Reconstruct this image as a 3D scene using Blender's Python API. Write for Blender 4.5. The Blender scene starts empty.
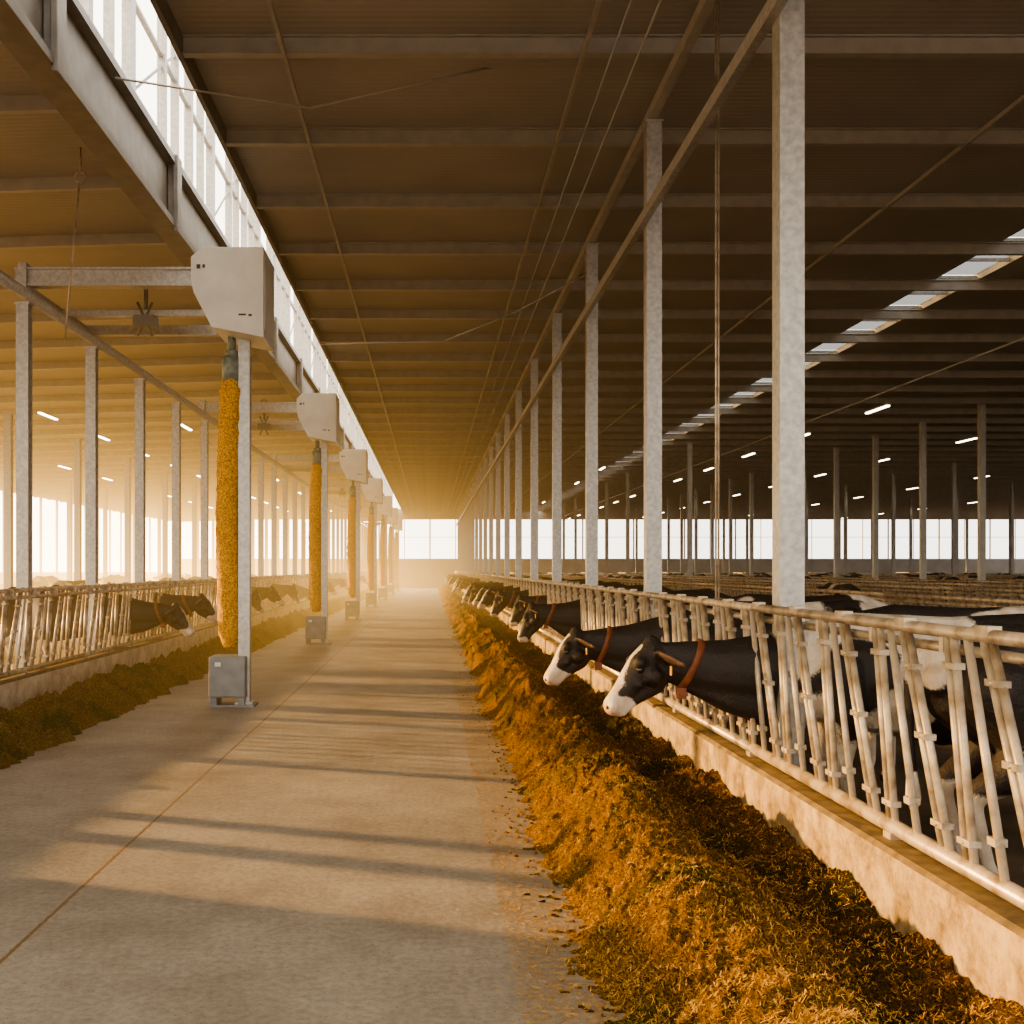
import bpy, bmesh, math, random
from mathutils import Vector, Matrix, noise
from mathutils.bvhtree import BVHTree
random.seed(7)
scene = bpy.context.scene
COL = scene.collection
try: scene.view_settings.look = 'AgX - Medium High Contrast'
except Exception as ex: print('look', ex)

# ------------------------------------------------------------ materials
def new_mat(name):
    m = bpy.data.materials.new(name); m.use_nodes = True
    nt = m.node_tree
    return m, nt, nt.nodes['Principled BSDF']

def noisy(name, c1, c2, scale=5, rough=.6, metal=0, bump=0, detail=6, bscale=None, c3=None, stretch=None, lo=.35, hi=.65, bdist=.01):
    m, nt, b = new_mat(name)
    N, L = nt.nodes, nt.links
    tc = N.new('ShaderNodeTexCoord'); src = tc.outputs['Object']
    if stretch:
        mp = N.new('ShaderNodeMapping'); mp.inputs['Scale'].default_value = stretch
        L.new(src, mp.inputs[0]); src = mp.outputs[0]
    n = N.new('ShaderNodeTexNoise'); n.inputs['Scale'].default_value = scale; n.inputs['Detail'].default_value = detail
    L.new(src, n.inputs['Vector'])
    r = N.new('ShaderNodeValToRGB')
    r.color_ramp.elements[0].position = lo; r.color_ramp.elements[1].position = hi
    r.color_ramp.elements[0].color = (*c1, 1); r.color_ramp.elements[1].color = (*c2, 1)
    if c3:
        e = r.color_ramp.elements.new((lo + hi) / 2); e.color = (*c3, 1)
    L.new(n.outputs['Fac'], r.inputs[0]); L.new(r.outputs[0], b.inputs['Base Color'])
    b.inputs['Roughness'].default_value = rough; b.inputs['Metallic'].default_value = metal
    if bump:
        n2 = N.new('ShaderNodeTexNoise'); n2.inputs['Scale'].default_value = bscale or scale * 6; n2.inputs['Detail'].default_value = 4
        L.new(src, n2.inputs['Vector'])
        bp = N.new('ShaderNodeBump'); bp.inputs['Strength'].default_value = bump; bp.inputs['Distance'].default_value = bdist
        L.new(n2.outputs['Fac'], bp.inputs['Height']); L.new(bp.outputs[0], b.inputs['Normal'])
    return m

M = {}
M['galv'] = noisy('galvanised_steel', (.32, .32, .32), (.45, .45, .44), 22, .40, .35, .08, 8, 40)
M['galv_dark'] = noisy('aged_steel_beam', (.34, .33, .315), (.40, .39, .37), 5, .5, .2, .05)
M['girder'] = noisy('dull_roof_girder', (.16, .15, .135), (.21, .20, .18), 5, .5, .2, .05)
M['rail'] = noisy('worn_fence_tube', (.20, .15, .10), (.45, .39, .31), 9, .40, .35, .2, 8, 60, lo=.32, hi=.56)
M['paint_w'] = noisy('painted_housing', (.53, .53, .51), (.61, .61, .58), 3, .45, 0, .03)
M['grey_box'] = noisy('grey_enclosure', (.12, .14, .165), (.18, .20, .225), 6, .5, .1, .05)
M['dark'] = noisy('dark_rubber', (.02, .02, .02), (.05, .045, .04), 10, .6)
M['collar'] = noisy('collar_strap', (.11, .035, .015), (.19, .06, .022), 20, .6)
M['tag'] = noisy('yellow_ear_tag', (.75, .35, .03), (.8, .42, .05), 20, .5)
M['eye'] = noisy('cow_eye', (.01, .006, .004), (.02, .012, .008), 20, .08)
M['teal'] = noisy('tube_coupling', (.10, .14, .13), (.2, .24, .22), 15, .5)
M['pen'] = noisy('pen_floor_soil', (.07, .05, .033), (.18, .13, .085), 1.2, .9, 0, .6, 8, 12)
M['wall'] = noisy('painted_wall_panel', (.32, .33, .35), (.40, .41, .43), .8, .8, 0, .1)
M['board'] = noisy('shade_panel_board', (.16, .11, .07), (.28, .20, .13), 6, .8, 0, .2, stretch=(1, .2, 4))
M['bristle'] = noisy('orange_bristle_tube', (.28, .12, .012), (.74, .43, .06), 45, .85, 0, 1.0, 6, 90, c3=(.53, .28, .03), bdist=.02)
M['feedbit'] = noisy('chopped_silage_bits', (.26, .14, .03), (.68, .43, .12), 30, .9, 0, 0, 3, c3=(.45, .25, .05), lo=.3, hi=.7)
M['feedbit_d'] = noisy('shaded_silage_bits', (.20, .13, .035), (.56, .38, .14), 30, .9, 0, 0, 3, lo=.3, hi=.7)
gm_, nt_, b_ = new_mat('weathered_rooflight_sheet')
nt_.nodes.remove(b_); tr = nt_.nodes.new('ShaderNodeBsdfTransparent'); tr.inputs[0].default_value = (.42, .43, .44, 1)
nt_.links.new(tr.outputs[0], nt_.nodes['Material Output'].inputs['Surface']); M['rooflight'] = gm_

def lane_mat():
    m, nt, b = new_mat('concrete_lane'); N, L = nt.nodes, nt.links
    tc = N.new('ShaderNodeTexCoord')
    n = N.new('ShaderNodeTexNoise'); n.inputs['Scale'].default_value = .8; n.inputs['Detail'].default_value = 12; n.inputs['Roughness'].default_value = .74
    L.new(tc.outputs['Object'], n.inputs['Vector'])
    r = N.new('ShaderNodeValToRGB'); r.color_ramp.elements[0].position = .34; r.color_ramp.elements[1].position = .64
    r.color_ramp.elements[0].color = (.215, .195, .165, 1); r.color_ramp.elements[1].color = (.39, .362, .315, 1)
    L.new(n.outputs['Fac'], r.inputs[0])
    n2 = N.new('ShaderNodeTexNoise'); n2.inputs['Scale'].default_value = 26; n2.inputs['Detail'].default_value = 8
    L.new(tc.outputs['Object'], n2.inputs['Vector'])
    r2 = N.new('ShaderNodeValToRGB'); r2.color_ramp.elements[0].position = .25; r2.color_ramp.elements[1].position = .6
    r2.color_ramp.elements[0].color = (.52, .46, .38, 1); r2.color_ramp.elements[1].color = (1, 1, 1, 1)
    L.new(n2.outputs['Fac'], r2.inputs[0])
    mx = N.new('ShaderNodeMixRGB'); mx.blend_type = 'MULTIPLY'; mx.inputs[0].default_value = .6
    L.new(r.outputs[0], mx.inputs[1]); L.new(r2.outputs[0], mx.inputs[2])
    n4 = N.new('ShaderNodeTexNoise'); n4.inputs['Scale'].default_value = 75; n4.inputs['Detail'].default_value = 2; L.new(tc.outputs['Object'], n4.inputs['Vector'])
    r4 = N.new('ShaderNodeValToRGB'); r4.color_ramp.elements[0].position = .65; r4.color_ramp.elements[1].position = .69
    L.new(n4.outputs['Fac'], r4.inputs[0])
    ms = N.new('ShaderNodeMixRGB'); L.new(r4.outputs[0], ms.inputs[0]); L.new(mx.outputs[0], ms.inputs[1]); ms.inputs[2].default_value = (.14, .09, .04, 1)
    sp = N.new('ShaderNodeSeparateXYZ'); L.new(tc.outputs['Object'], sp.inputs[0])
    wob = N.new('ShaderNodeMath'); wob.operation = 'MULTIPLY_ADD'; L.new(n2.outputs['Fac'], wob.inputs[0]); wob.inputs[1].default_value = .03
    L.new(sp.outputs['X'], wob.inputs[2])
    a = N.new('ShaderNodeMath'); a.operation = 'ADD'; a.inputs[1].default_value = 1.84; L.new(wob.outputs[0], a.inputs[0])
    ab = N.new('ShaderNodeMath'); ab.operation = 'ABSOLUTE'; L.new(a.outputs[0], ab.inputs[0])
    lt = N.new('ShaderNodeMath'); lt.operation = 'LESS_THAN'; lt.inputs[1].default_value = .010; L.new(ab.outputs[0], lt.inputs[0])
    mj = N.new('ShaderNodeMixRGB'); L.new(lt.outputs[0], mj.inputs[0]); L.new(ms.outputs[0], mj.inputs[1]); mj.inputs[2].default_value = (.17, .11, .045, 1)
    L.new(mj.outputs[0], b.inputs['Base Color'])
    b.inputs['Roughness'].default_value = .52
    bp = N.new('ShaderNodeBump'); bp.inputs['Strength'].default_value = .3; bp.inputs['Distance'].default_value = .01
    L.new(n2.outputs['Fac'], bp.inputs['Height']); L.new(bp.outputs[0], b.inputs['Normal'])
    return m
M['lane'] = lane_mat()

def curb_mat(name, ca, cb):
    m, nt, b = new_mat(name); N, L = nt.nodes, nt.links
    tc = N.new('ShaderNodeTexCoord')
    n = N.new('ShaderNodeTexNoise'); n.inputs['Scale'].default_value = 4; n.inputs['Detail'].default_value = 12; n.inputs['Roughness'].default_value = .78
    L.new(tc.outputs['Object'], n.inputs['Vector'])
    r = N.new('ShaderNodeValToRGB'); r.color_ramp.elements[0].position = .40; r.color_ramp.elements[1].position = .60
    r.color_ramp.elements[0].color = (*ca, 1); r.color_ramp.elements[1].color = (*cb, 1)
    L.new(n.outputs['Fac'], r.inputs[0])
    g = N.new('ShaderNodeNewGeometry'); sp = N.new('ShaderNodeSeparateXYZ'); L.new(g.outputs['Normal'], sp.inputs[0])
    gt = N.new('ShaderNodeMath'); gt.operation = 'GREATER_THAN'; gt.inputs[1].default_value = .7; L.new(sp.outputs['Z'], gt.inputs[0])
    n3 = N.new('ShaderNodeTexNoise'); n3.inputs['Scale'].default_value = 9; n3.inputs['Detail'].default_value = 8; L.new(tc.outputs['Object'], n3.inputs['Vector'])
    r3 = N.new('ShaderNodeValToRGB'); r3.color_ramp.elements[0].position = .3; r3.color_ramp.elements[1].position = .7
    r3.color_ramp.elements[0].color = (.06, .045, .025, 1); r3.color_ramp.elements[1].color = (.20, .14, .06, 1)
    L.new(n3.outputs['Fac'], r3.inputs[0])
    mx = N.new('ShaderNodeMixRGB'); L.new(gt.outputs[0], mx.inputs[0]); L.new(r.outputs[0], mx.inputs[1]); L.new(r3.outputs[0], mx.inputs[2])
    L.new(mx.outputs[0], b.inputs['Base Color']); b.inputs['Roughness'].default_value = .8
    bp = N.new('ShaderNodeBump'); bp.inputs['Strength'].default_value = .5; bp.inputs['Distance'].default_value = .012
    L.new(n.outputs['Fac'], bp.inputs['Height']); L.new(bp.outputs[0], b.inputs['Normal'])
    return m
M['curb'] = curb_mat('weathered_curb_concrete', (.13, .085, .035), (.38, .30, .175))
M['curb_filled'] = curb_mat('fill_lit_curb_concrete', (.36, .31, .24), (.58, .53, .44))  # left curb painted lighter, as fill light on its sunless face

def feed_mat(name, lo, mid, hi, tint, dark=False):
    m, nt, b = new_mat(name); N, L = nt.nodes, nt.links
    tc = N.new('ShaderNodeTexCoord')
    n = N.new('ShaderNodeTexNoise'); n.inputs['Scale'].default_value = 75; n.inputs['Detail'].default_value = 8; n.inputs['Roughness'].default_value = .75; n.inputs['Distortion'].default_value = 1.2
    L.new(tc.outputs['Object'], n.inputs['Vector'])
    r = N.new('ShaderNodeValToRGB'); cr = r.color_ramp
    cr.elements[0].position = .40; cr.elements[0].color = (*lo, 1)
    cr.elements[1].position = .66; cr.elements[1].color = (*hi, 1)
    e = cr.elements.new(.51); e.color = (*mid, 1)
    L.new(n.outputs['Fac'], r.inputs[0])
    n1 = N.new('ShaderNodeTexNoise'); n1.inputs['Scale'].default_value = 1.4; n1.inputs['Detail'].default_value = 6
    L.new(tc.outputs['Object'], n1.inputs['Vector'])
    r1 = N.new('ShaderNodeValToRGB'); r1.color_ramp.elements[0].position = .50; r1.color_ramp.elements[1].position = .60
    L.new(n1.outputs['Fac'], r1.inputs[0])
    g = N.new('ShaderNodeMixRGB'); g.blend_type = 'MULTIPLY'; L.new(r1.outputs[0], g.inputs[0]); L.new(r.outputs[0], g.inputs[1]); g.inputs[2].default_value = (*tint, 1)
    src = g.outputs[0]
    if dark:  # shade of the valley beside the curb, painted into the feed colour
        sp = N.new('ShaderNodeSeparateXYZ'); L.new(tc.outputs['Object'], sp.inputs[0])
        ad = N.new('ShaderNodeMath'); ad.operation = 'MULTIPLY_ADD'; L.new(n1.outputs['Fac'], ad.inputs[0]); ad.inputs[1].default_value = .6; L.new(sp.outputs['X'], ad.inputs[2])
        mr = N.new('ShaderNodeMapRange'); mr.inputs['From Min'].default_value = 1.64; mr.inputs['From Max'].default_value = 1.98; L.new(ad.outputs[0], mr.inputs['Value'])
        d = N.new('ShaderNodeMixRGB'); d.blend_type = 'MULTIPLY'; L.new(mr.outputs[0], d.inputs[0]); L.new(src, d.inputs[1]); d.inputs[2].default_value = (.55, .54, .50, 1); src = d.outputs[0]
    L.new(src, b.inputs['Base Color']); b.inputs['Roughness'].default_value = .95; b.inputs['Specular IOR Level'].default_value = .15
    bp = N.new('ShaderNodeBump'); bp.inputs['Strength'].default_value = 1; bp.inputs['Distance'].default_value = .04
    L.new(n.outputs['Fac'], bp.inputs['Height']); L.new(bp.outputs[0], b.inputs['Normal'])
    return m
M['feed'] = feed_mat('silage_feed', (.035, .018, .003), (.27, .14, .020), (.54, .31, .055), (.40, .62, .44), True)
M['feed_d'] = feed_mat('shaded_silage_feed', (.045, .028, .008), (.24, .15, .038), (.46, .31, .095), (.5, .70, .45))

def ceil_mat():
    m, nt, b = new_mat('ribbed_roof_sheet'); N, L = nt.nodes, nt.links
    tc = N.new('ShaderNodeTexCoord')
    w = N.new('ShaderNodeTexWave'); w.bands_direction = 'Y'; w.inputs['Scale'].default_value = 3.2; w.inputs['Distortion'].default_value = 0
    L.new(tc.outputs['Object'], w.inputs['Vector'])
    n = N.new('ShaderNodeTexNoise'); n.inputs['Scale'].default_value = .7; n.inputs['Detail'].default_value = 6
    L.new(tc.outputs['Object'], n.inputs['Vector'])
    r = N.new('ShaderNodeValToRGB'); r.color_ramp.elements[0].position = .3; r.color_ramp.elements[1].position = .7
    r.color_ramp.elements[0].color = (.29, .28, .265, 1); r.color_ramp.elements[1].color = (.36, .345, .325, 1)
    L.new(n.outputs['Fac'], r.inputs[0]); L.new(r.outputs[0], b.inputs['Base Color'])
    b.inputs['Roughness'].default_value = .55
    bp = N.new('ShaderNodeBump'); bp.inputs['Strength'].default_value = .25; bp.inputs['Distance'].default_value = .014
    L.new(w.outputs['Fac'], bp.inputs['Height']); L.new(bp.outputs[0], b.inputs['Normal'])
    return m
M['ceil'] = ceil_mat()

def emis(name, col, s):
    m, nt, b = new_mat(name)
    b.inputs['Base Color'].default_value = (*col, 1)
    b.inputs['Emission Color'].default_value = (*col, 1); b.inputs['Emission Strength'].default_value = s
    return m
M['lamp'] = emis('led_tube', (1, .9, .68), 9)

def cow_mat():
    m, nt, b = new_mat('holstein_coat'); N, L = nt.nodes, nt.links
    at = N.new('ShaderNodeAttribute'); at.attribute_name = 'coat'
    sp = N.new('ShaderNodeSeparateXYZ'); L.new(at.outputs['Vector'], sp.inputs[0])
    tc = N.new('ShaderNodeTexCoord'); n = N.new('ShaderNodeTexNoise'); n.inputs['Scale'].default_value = 70; n.inputs['Detail'].default_value = 5
    L.new(tc.outputs['Object'], n.inputs['Vector'])
    ad = N.new('ShaderNodeMath'); ad.operation = 'MULTIPLY_ADD'; L.new(n.outputs['Fac'], ad.inputs[0]); ad.inputs[1].default_value = .14; L.new(sp.outputs['X'], ad.inputs[2])
    r = N.new('ShaderNodeValToRGB'); r.color_ramp.elements[0].position = .54; r.color_ramp.elements[1].position = .60
    r.color_ramp.elements[0].color = (.015, .010, .008, 1); r.color_ramp.elements[1].color = (.60, .54, .46, 1)
    L.new(ad.outputs[0], r.inputs[0])
    mx = N.new('ShaderNodeMixRGB'); L.new(sp.outputs['Y'], mx.inputs[0]); L.new(r.outputs[0], mx.inputs[1]); mx.inputs[2].default_value = (.50, .29, .22, 1)
    n2 = N.new('ShaderNodeTexNoise'); n2.inputs['Scale'].default_value = 9; n2.inputs['Detail'].default_value = 8; L.new(tc.outputs['Object'], n2.inputs['Vector'])
    r2 = N.new('ShaderNodeValToRGB'); r2.color_ramp.elements[0].position = .3; r2.color_ramp.elements[0].color = (.66, .60, .54, 1); r2.color_ramp.elements[1].position = .62
    L.new(n2.outputs['Fac'], r2.inputs[0])
    m2 = N.new('ShaderNodeMixRGB'); m2.blend_type = 'MULTIPLY'; m2.inputs[0].default_value = 1; L.new(mx.outputs[0], m2.inputs[1]); L.new(r2.outputs[0], m2.inputs[2])
    L.new(m2.outputs[0], b.inputs['Base Color']); b.inputs['Roughness'].default_value = .62
    bp = N.new('ShaderNodeBump'); bp.inputs['Strength'].default_value = .6; bp.inputs['Distance'].default_value = .012
    L.new(n.outputs['Fac'], bp.inputs['Height']); L.new(bp.outputs[0], b.inputs['Normal'])
    return m
M['cow'] = cow_mat()

# ------------------------------------------------------------ mesh builder
class MB:
    def __init__(s): s.v = []; s.f = []; s.smooth = []
    def add(s, vs, fs, sm=False):
        o = len(s.v); s.v += [tuple(p) for p in vs]
        for f in fs: s.f.append([i + o for i in f]); s.smooth.append(sm)
        return s
    def box(s, x0, x1, y0, y1, z0, z1):
        return s.add([(x0, y0, z0), (x1, y0, z0), (x1, y1, z0), (x0, y1, z0), (x0, y0, z1), (x1, y0, z1), (x1, y1, z1), (x0, y1, z1)],
                     [(0, 3, 2, 1), (4, 5, 6, 7), (0, 1, 5, 4), (1, 2, 6, 5), (2, 3, 7, 6), (3, 0, 4, 7)])
    def tube(s, p, q, r, n=10, r2=None):
        p = Vector(p); q = Vector(q); d = (q - p).normalized(); r2 = r if r2 is None else r2
        a = d.orthogonal().normalized(); b = d.cross(a)
        vs = []
        for c, rr in ((p, r), (q, r2)):
            for i in range(n):
                t = 2 * math.pi * i / n; vs.append(c + a * math.cos(t) * rr + b * math.sin(t) * rr)
        s.add(vs, [(i, (i + 1) % n, n + (i + 1) % n, n + i) for i in range(n)], True)
        o = len(s.v) - 2 * n
        s.f.append([o + i for i in range(n)][::-1]); s.smooth.append(False)
        s.f.append([o + n + i for i in range(n)]); s.smooth.append(False)
        return s
    def path(s, pts, r, n=8):
        for a, b in zip(pts[:-1], pts[1:]): s.tube(a, b, r, n)
        return s
    def prism_y(s, prof, y0, y1):
        n = len(prof)
        s.add([(x, y0, z) for x, z in prof] + [(x, y1, z) for x, z in prof],
              [tuple(range(n)), tuple(range(2 * n - 1, n - 1, -1))] + [(i, n + i, n + (i + 1) % n, (i + 1) % n) for i in range(n)])
        return s
    def mesh(s, name, mat, bevel=0):
        me = bpy.data.meshes.new(name); me.from_pydata(s.v, [], s.f)
        me.polygons.foreach_set('use_smooth', s.smooth)
        for m in (mat if isinstance(mat, list) else [mat]): me.materials.append(m)
        bm = bmesh.new(); bm.from_mesh(me); bmesh.ops.recalc_face_normals(bm, faces=bm.faces)
        if bevel: bmesh.ops.bevel(bm, geom=bm.edges[:], offset=bevel, segments=2, affect='EDGES', profile=.5)
        bm.to_mesh(me); bm.free(); me.update(); return me

def obj(name, me, loc=(0, 0, 0), label=None, cat=None, group=None, kind=None, parent=None, rot=0):
    o = bpy.data.objects.new(name, me); COL.objects.link(o); o.location = loc
    if rot: o.rotation_euler = (0, 0, rot)
    if parent: o.parent = parent
    if label: o['label'] = label
    if cat: o['category'] = cat
    if group: o['group'] = group
    if kind: o['kind'] = kind
    return o

def copy_thing(src, loc, rot=None, label=None):
    n = src.copy(); COL.objects.link(n); n.location = loc
    if rot is not None: n.rotation_euler = (0, 0, rot)
    if label: n['label'] = label
    for c in src.children:
        k = c.copy(); k.parent = n; COL.objects.link(k)
    return n

BAY = 4.38
YE = 95.0
XL, XR = -22.0, 55.0
ZR = 6.7
XE = -2.32
CURB = .47
Y0 = -8
def struct(name, me, **k): return obj(name, me, kind='structure', **k)
fl = MB().box(-4.6, 2.05, Y0, YE, -.2, 0); struct('floor', fl.mesh('floor', M['lane']))
fl = MB().box(2.2, XR, Y0, YE, -.2, 0).box(XL, -4.85, Y0, YE, -.2, 0); struct('floor_pen', fl.mesh('floor_pen', M['pen']))
gr = MB().box(-400, 400, -300, 500, -.5, -.22); struct('floor_ground', gr.mesh('ground', M['pen']))
SKX0, SKX1 = 8.75, 9.5
c = MB().box(XE, SKX0, Y0 + 6, YE, ZR, ZR + .12).box(SKX1, XR, Y0 + 6, YE, ZR, ZR + .12)
struct('ceiling', c.mesh('ceiling', M['ceil']))
c = MB().prism_y([(-3.35, 6.3), (XL - .5, 5.75), (XL - .5, 5.87), (-3.35, 6.42)], Y0 + 6, YE)
struct('ceiling_lower', c.mesh('ceiling_lower', M['ceil']))
w = MB().box(XL, XR, YE, YE + .2, -.2, 2.45).box(XL, XR, YE, YE + .2, 5.95, ZR + .1)
struct('wall_back', w.mesh('wall_back', M['wall']))
w = MB().box(XL - .2, XL, 8, YE, -.2, .8)
struct('wall_left', w.mesh('wall_left', M['wall']))
w = MB().box(XR, XR + .2, 8, YE, -.2, 2.45).box(XR, XR + .2, 8, YE, 5.95, ZR + .1)
struct('wall_right', w.mesh('wall_right', M['wall']))
wi = 1
fm = MB()
fm.box(-2.2, 2.2, -.05, .05, 0, .06).box(-2.2, 2.2, -.05, .05, 3.44, 3.5).box(-2.2, 2.2, -.03, .03, 1.9, 1.94)
for x in (-2.2, -.03, 2.14): fm.box(x, x + .06, -.05, .05, 0, 3.5)
wm = fm.mesh('window_frame', M['galv'])
x = XL + 2.2
while x < XR:
    struct('window_%d' % wi, wm, loc=(x, YE + .1, 2.45)); wi += 1; x += 4.4
fm = MB(); fm.box(-.05, .05, 0, 5.4, 0, .1)
for y in (0, 2.7): fm.box(-.06, .06, y, y + .12, 0, 4.95)
wm = fm.mesh('window_frame_side', M['galv'])
y = 30
while y < YE - 5:
    struct('window_%d' % wi, wm, loc=(XL - .1, y, .8)); wi += 1; y += 5.4
fm = MB(); fm.box(-.04, .04, 0, BAY, 0, .08).box(-.03, .03, 0, BAY, 1.05, 1.09).box(-.04, .04, 0, BAY, 2.9, 3.0)
for i, wd in ((0, .10), (1, .05), (1.45, .03), (2, .06), (2.5, .03)): fm.box(-.05, .05, i * 1.46 - wd, i * 1.46 + wd, 0, 3.0)
fm.tube((0, 0, 0), (0, BAY, 2.9), .018, 6)
wm = fm.mesh('clerestory_frame', M['galv'])
y = 3.0
while y < YE - 4:
    struct('window_%d' % wi, wm, loc=(-3.22, y, 6.77)); wi += 1; y += BAY
g = MB().box(-3.42, -3.14, Y0 + 6, YE, 5.9, 5.98).box(-3.42, -3.14, Y0 + 6, YE, 6.69, 6.77).box(-3.31, -3.25, Y0 + 6, YE, 5.98, 6.69)
g.box(-3.35, -3.19, Y0 + 6, YE, 5.98, 6.06)
struct('trim_1', g.mesh('left_girder', M['girder']))
g = MB().box(XE - .05, XE, Y0 + 6, YE, 6.5, 6.85)
struct('trim_2', g.mesh('roof_fascia', M['girder']))
bk = MB().box(-.09, .02, -.09, .09, -.42, .38).box(-.02, .04, -.12, .12, -.5, .45).mesh('bracket', M['girder'], .008)
for i in range(18):
    obj('girder_bracket', bk, (-3.15, 9.3 + i * BAY, 6.35), 'steel bracket plate bolted to the roof girder', 'bracket', 'girder brackets')

# ------------------------------------------------------------ beams
pm = MB().box(XE, XR, -.05, .05, -.18, -.165).box(XE, XR, -.012, .012, -.165, -.015).box(XE, XR, -.05, .05, -.015, 0).mesh('purlin', M['galv_dark'])
y = 10.35
while y < YE - .5:
    obj('roof_beam', pm, (0, y, ZR), 'long galvanised steel beam under the ribbed roof', 'beam', 'transverse roof beams'); y += 2.19
pl = MB()
def slz(x): return 6.3 + (x + 3.35) * (.55 / 19.15)
pl.add([(x, yy, slz(x) + dz) for x in (-3.4, XL) for yy in (-.04, .04) for dz in (-.15, 0)], [(0, 1, 3, 2), (4, 6, 7, 5), (0, 4, 5, 1), (2, 3, 7, 6), (0, 2, 6, 4), (1, 5, 7, 3)])
plm = pl.mesh('purlin_low', M['galv_dark'])
y = 8.51
while y < YE - .5:
    obj('roof_beam', plm, (0, y, 0), 'steel beam under the lower ribbed roof', 'beam', 'lower roof beams'); y += 2.19
for (xx, zz, w, h, lab) in [(-1.37, 6.53, .035, .05, 'thin steel tie running along the roof beams'), (1.44, 6.53, .035, .05, 'thin steel tie running along the roof beams'),
                       (6.1, 6.53, .035, .05, 'thin steel tie running along the roof beams'),
                       (2.33, 6.45, .09, .11, 'steel girder carried on the tall posts')]:
    obj('roof_girder', MB().box(-w / 2, w / 2, 3, YE - .1, -h / 2, h / 2).mesh('girder', M['galv_dark']), (xx, 0, zz), lab, 'girder', 'longitudinal girders')
obj('roof_girder', MB().box(-.035, .035, 3, YE - .1, -.055, .055).mesh('girder', M['galv']), (2.23, 0, 5.34), 'pale galvanised rail bolted along the tall posts', 'girder', 'longitudinal girders')
obj('support_rail', MB().tube((0, 6, 0), (0, YE - .1, 0), .07, 14).mesh('rail', M['galv']), (-4.9, 0, 5.02), 'galvanised round rail resting on the row of posts', 'rail')
for k, (pts, r) in enumerate([([(1.95, 3, 6.5), (1.95, YE - .1, 6.5)], .012), ([(1.7, 3, 6.5), (1.7, YE - .1, 6.5)], .01),
        ([(-3.15, 11, 6.6), (-1.2, 11, 6.3), (.8, 11, 6.75)], .012),
        ([(-1.6, 16, 4.95), (.2, 16, 5.0), (1.2, 16, 5.4), (2.33, 16, 6.0)], .01),
        ([(10.55, 8, 5.78), (10.55, YE - .1, 5.78)], .02)]):
    obj('cable', MB().path(pts, r, 6).mesh('cable', M['galv_dark']), (0, 0, 0), 'thin cable strung under the roof', 'cable', 'roof cables')
for dx in (0, .03):
    obj('hanging_cable', MB().tube((0, 0, .0), (0, 0, 6.5), .008, 6).mesh('cable', M['rail']), (2.36 + dx, 9.08 + dx, 0), 'pair of pale taut cables dropping to the fence', 'cable', 'vertical drop cables')

skm = MB().box(SKX0, SKX1, 0, .05, 0, .05).box(SKX0, SKX1, 1.1, 1.14, 0, .05)
nf = len(skm.f); skm.box(SKX0, SKX1, 0.05, 2.19, .06, .065)
skme = skm.mesh('sky_bars', [M['galv'], M['rooflight']])
for i, p in enumerate(skme.polygons):
    if i >= nf: p.material_index = 1
yy = 8.16
while yy < YE - 2:
    struct('window_%d' % wi, skme, loc=(0, yy, ZR + .03)); wi += 1; yy += 2.19

# ------------------------------------------------------------ posts
def post_mesh(h, w, mat, base=True):
    m = MB()
    m.box(-w / 2, w / 2, -w / 2, -w / 2 + .018, 0, h).box(-w / 2, w / 2, w / 2 - .018, w / 2, 0, h)
    m.box(-.01, .01, -w / 2 + .018, w / 2 - .018, 0, h)
    if base: m.box(-w * .8, w * .8, -w * .8, w * .8, 0, .03).box(-w * .62, w * .62, -w * .62, w * .62, h - .03, h)
    return m.mesh('post', mat)
def box_post(h, w, mat):
    m = MB().box(-w / 2, w / 2, -w / 2, w / 2, 0.03, h - .02)
    m.box(-w * .7, w * .7, -w * .8, w * .8, 0, .03).box(-w * .62, w * .62, -w * .62, w * .62, h - .02, h)
    for sx in (-1, 1):
        for sy in (-1, 1): m.tube((sx * w * .6, sy * w * .68, .03), (sx * w * .6, sy * w * .68, .06), .012, 6)
    for z in (3.62, 3.54): m.box(-w / 2 + .02, -w / 2 + .05, -w / 2 - .006, -w / 2, z, z + .03)
    return m.mesh('post', mat)
pmain = box_post(6.39, .16, M['galv'])
y = 7.2
while y < YE - 1:
    obj('steel_post', pmain, (2.345, y, 0), 'tall galvanised square steel post behind the feed fence', 'post', 'tall posts along the feed fence'); y += BAY
pleft = post_mesh(4.95, .15, M['galv'])
y = 10.8
while y < YE - 1:
    obj('steel_post', pleft, (-4.98, y, 0), 'galvanised H-section post carrying the round rail', 'post', 'posts under the round rail'); y += 2.7
pr = box_post(6.56, .17, M['galv_dark'])
y = 28.8
while y < YE - 1:
    obj('steel_post', pr, (16.4, y, 0), 'slim galvanised roof post in the cattle pen', 'post', 'inner pen posts'); y += 3.9
pr2 = post_mesh(6.5, .17, M['galv_dark'])
for X in (9.9, 24, 33, 43):
    y = 36 + X * .6
    while y < YE - 1:
        obj('steel_post', pr2, (X, y, 0), 'galvanised roof post standing in the cattle pen', 'post', 'far pen posts'); y += 6.57
pl2 = post_mesh(5.55, .18, M['galv'])
for X in (-10.5, -16):
    y = 22.0 if X > -12 else 38
    while y < YE - 1:
        obj('steel_post', pl2, (X, y, 0), 'galvanised roof post standing in the hazy pen', 'post', 'hazy pen posts'); y += 5.4

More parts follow.
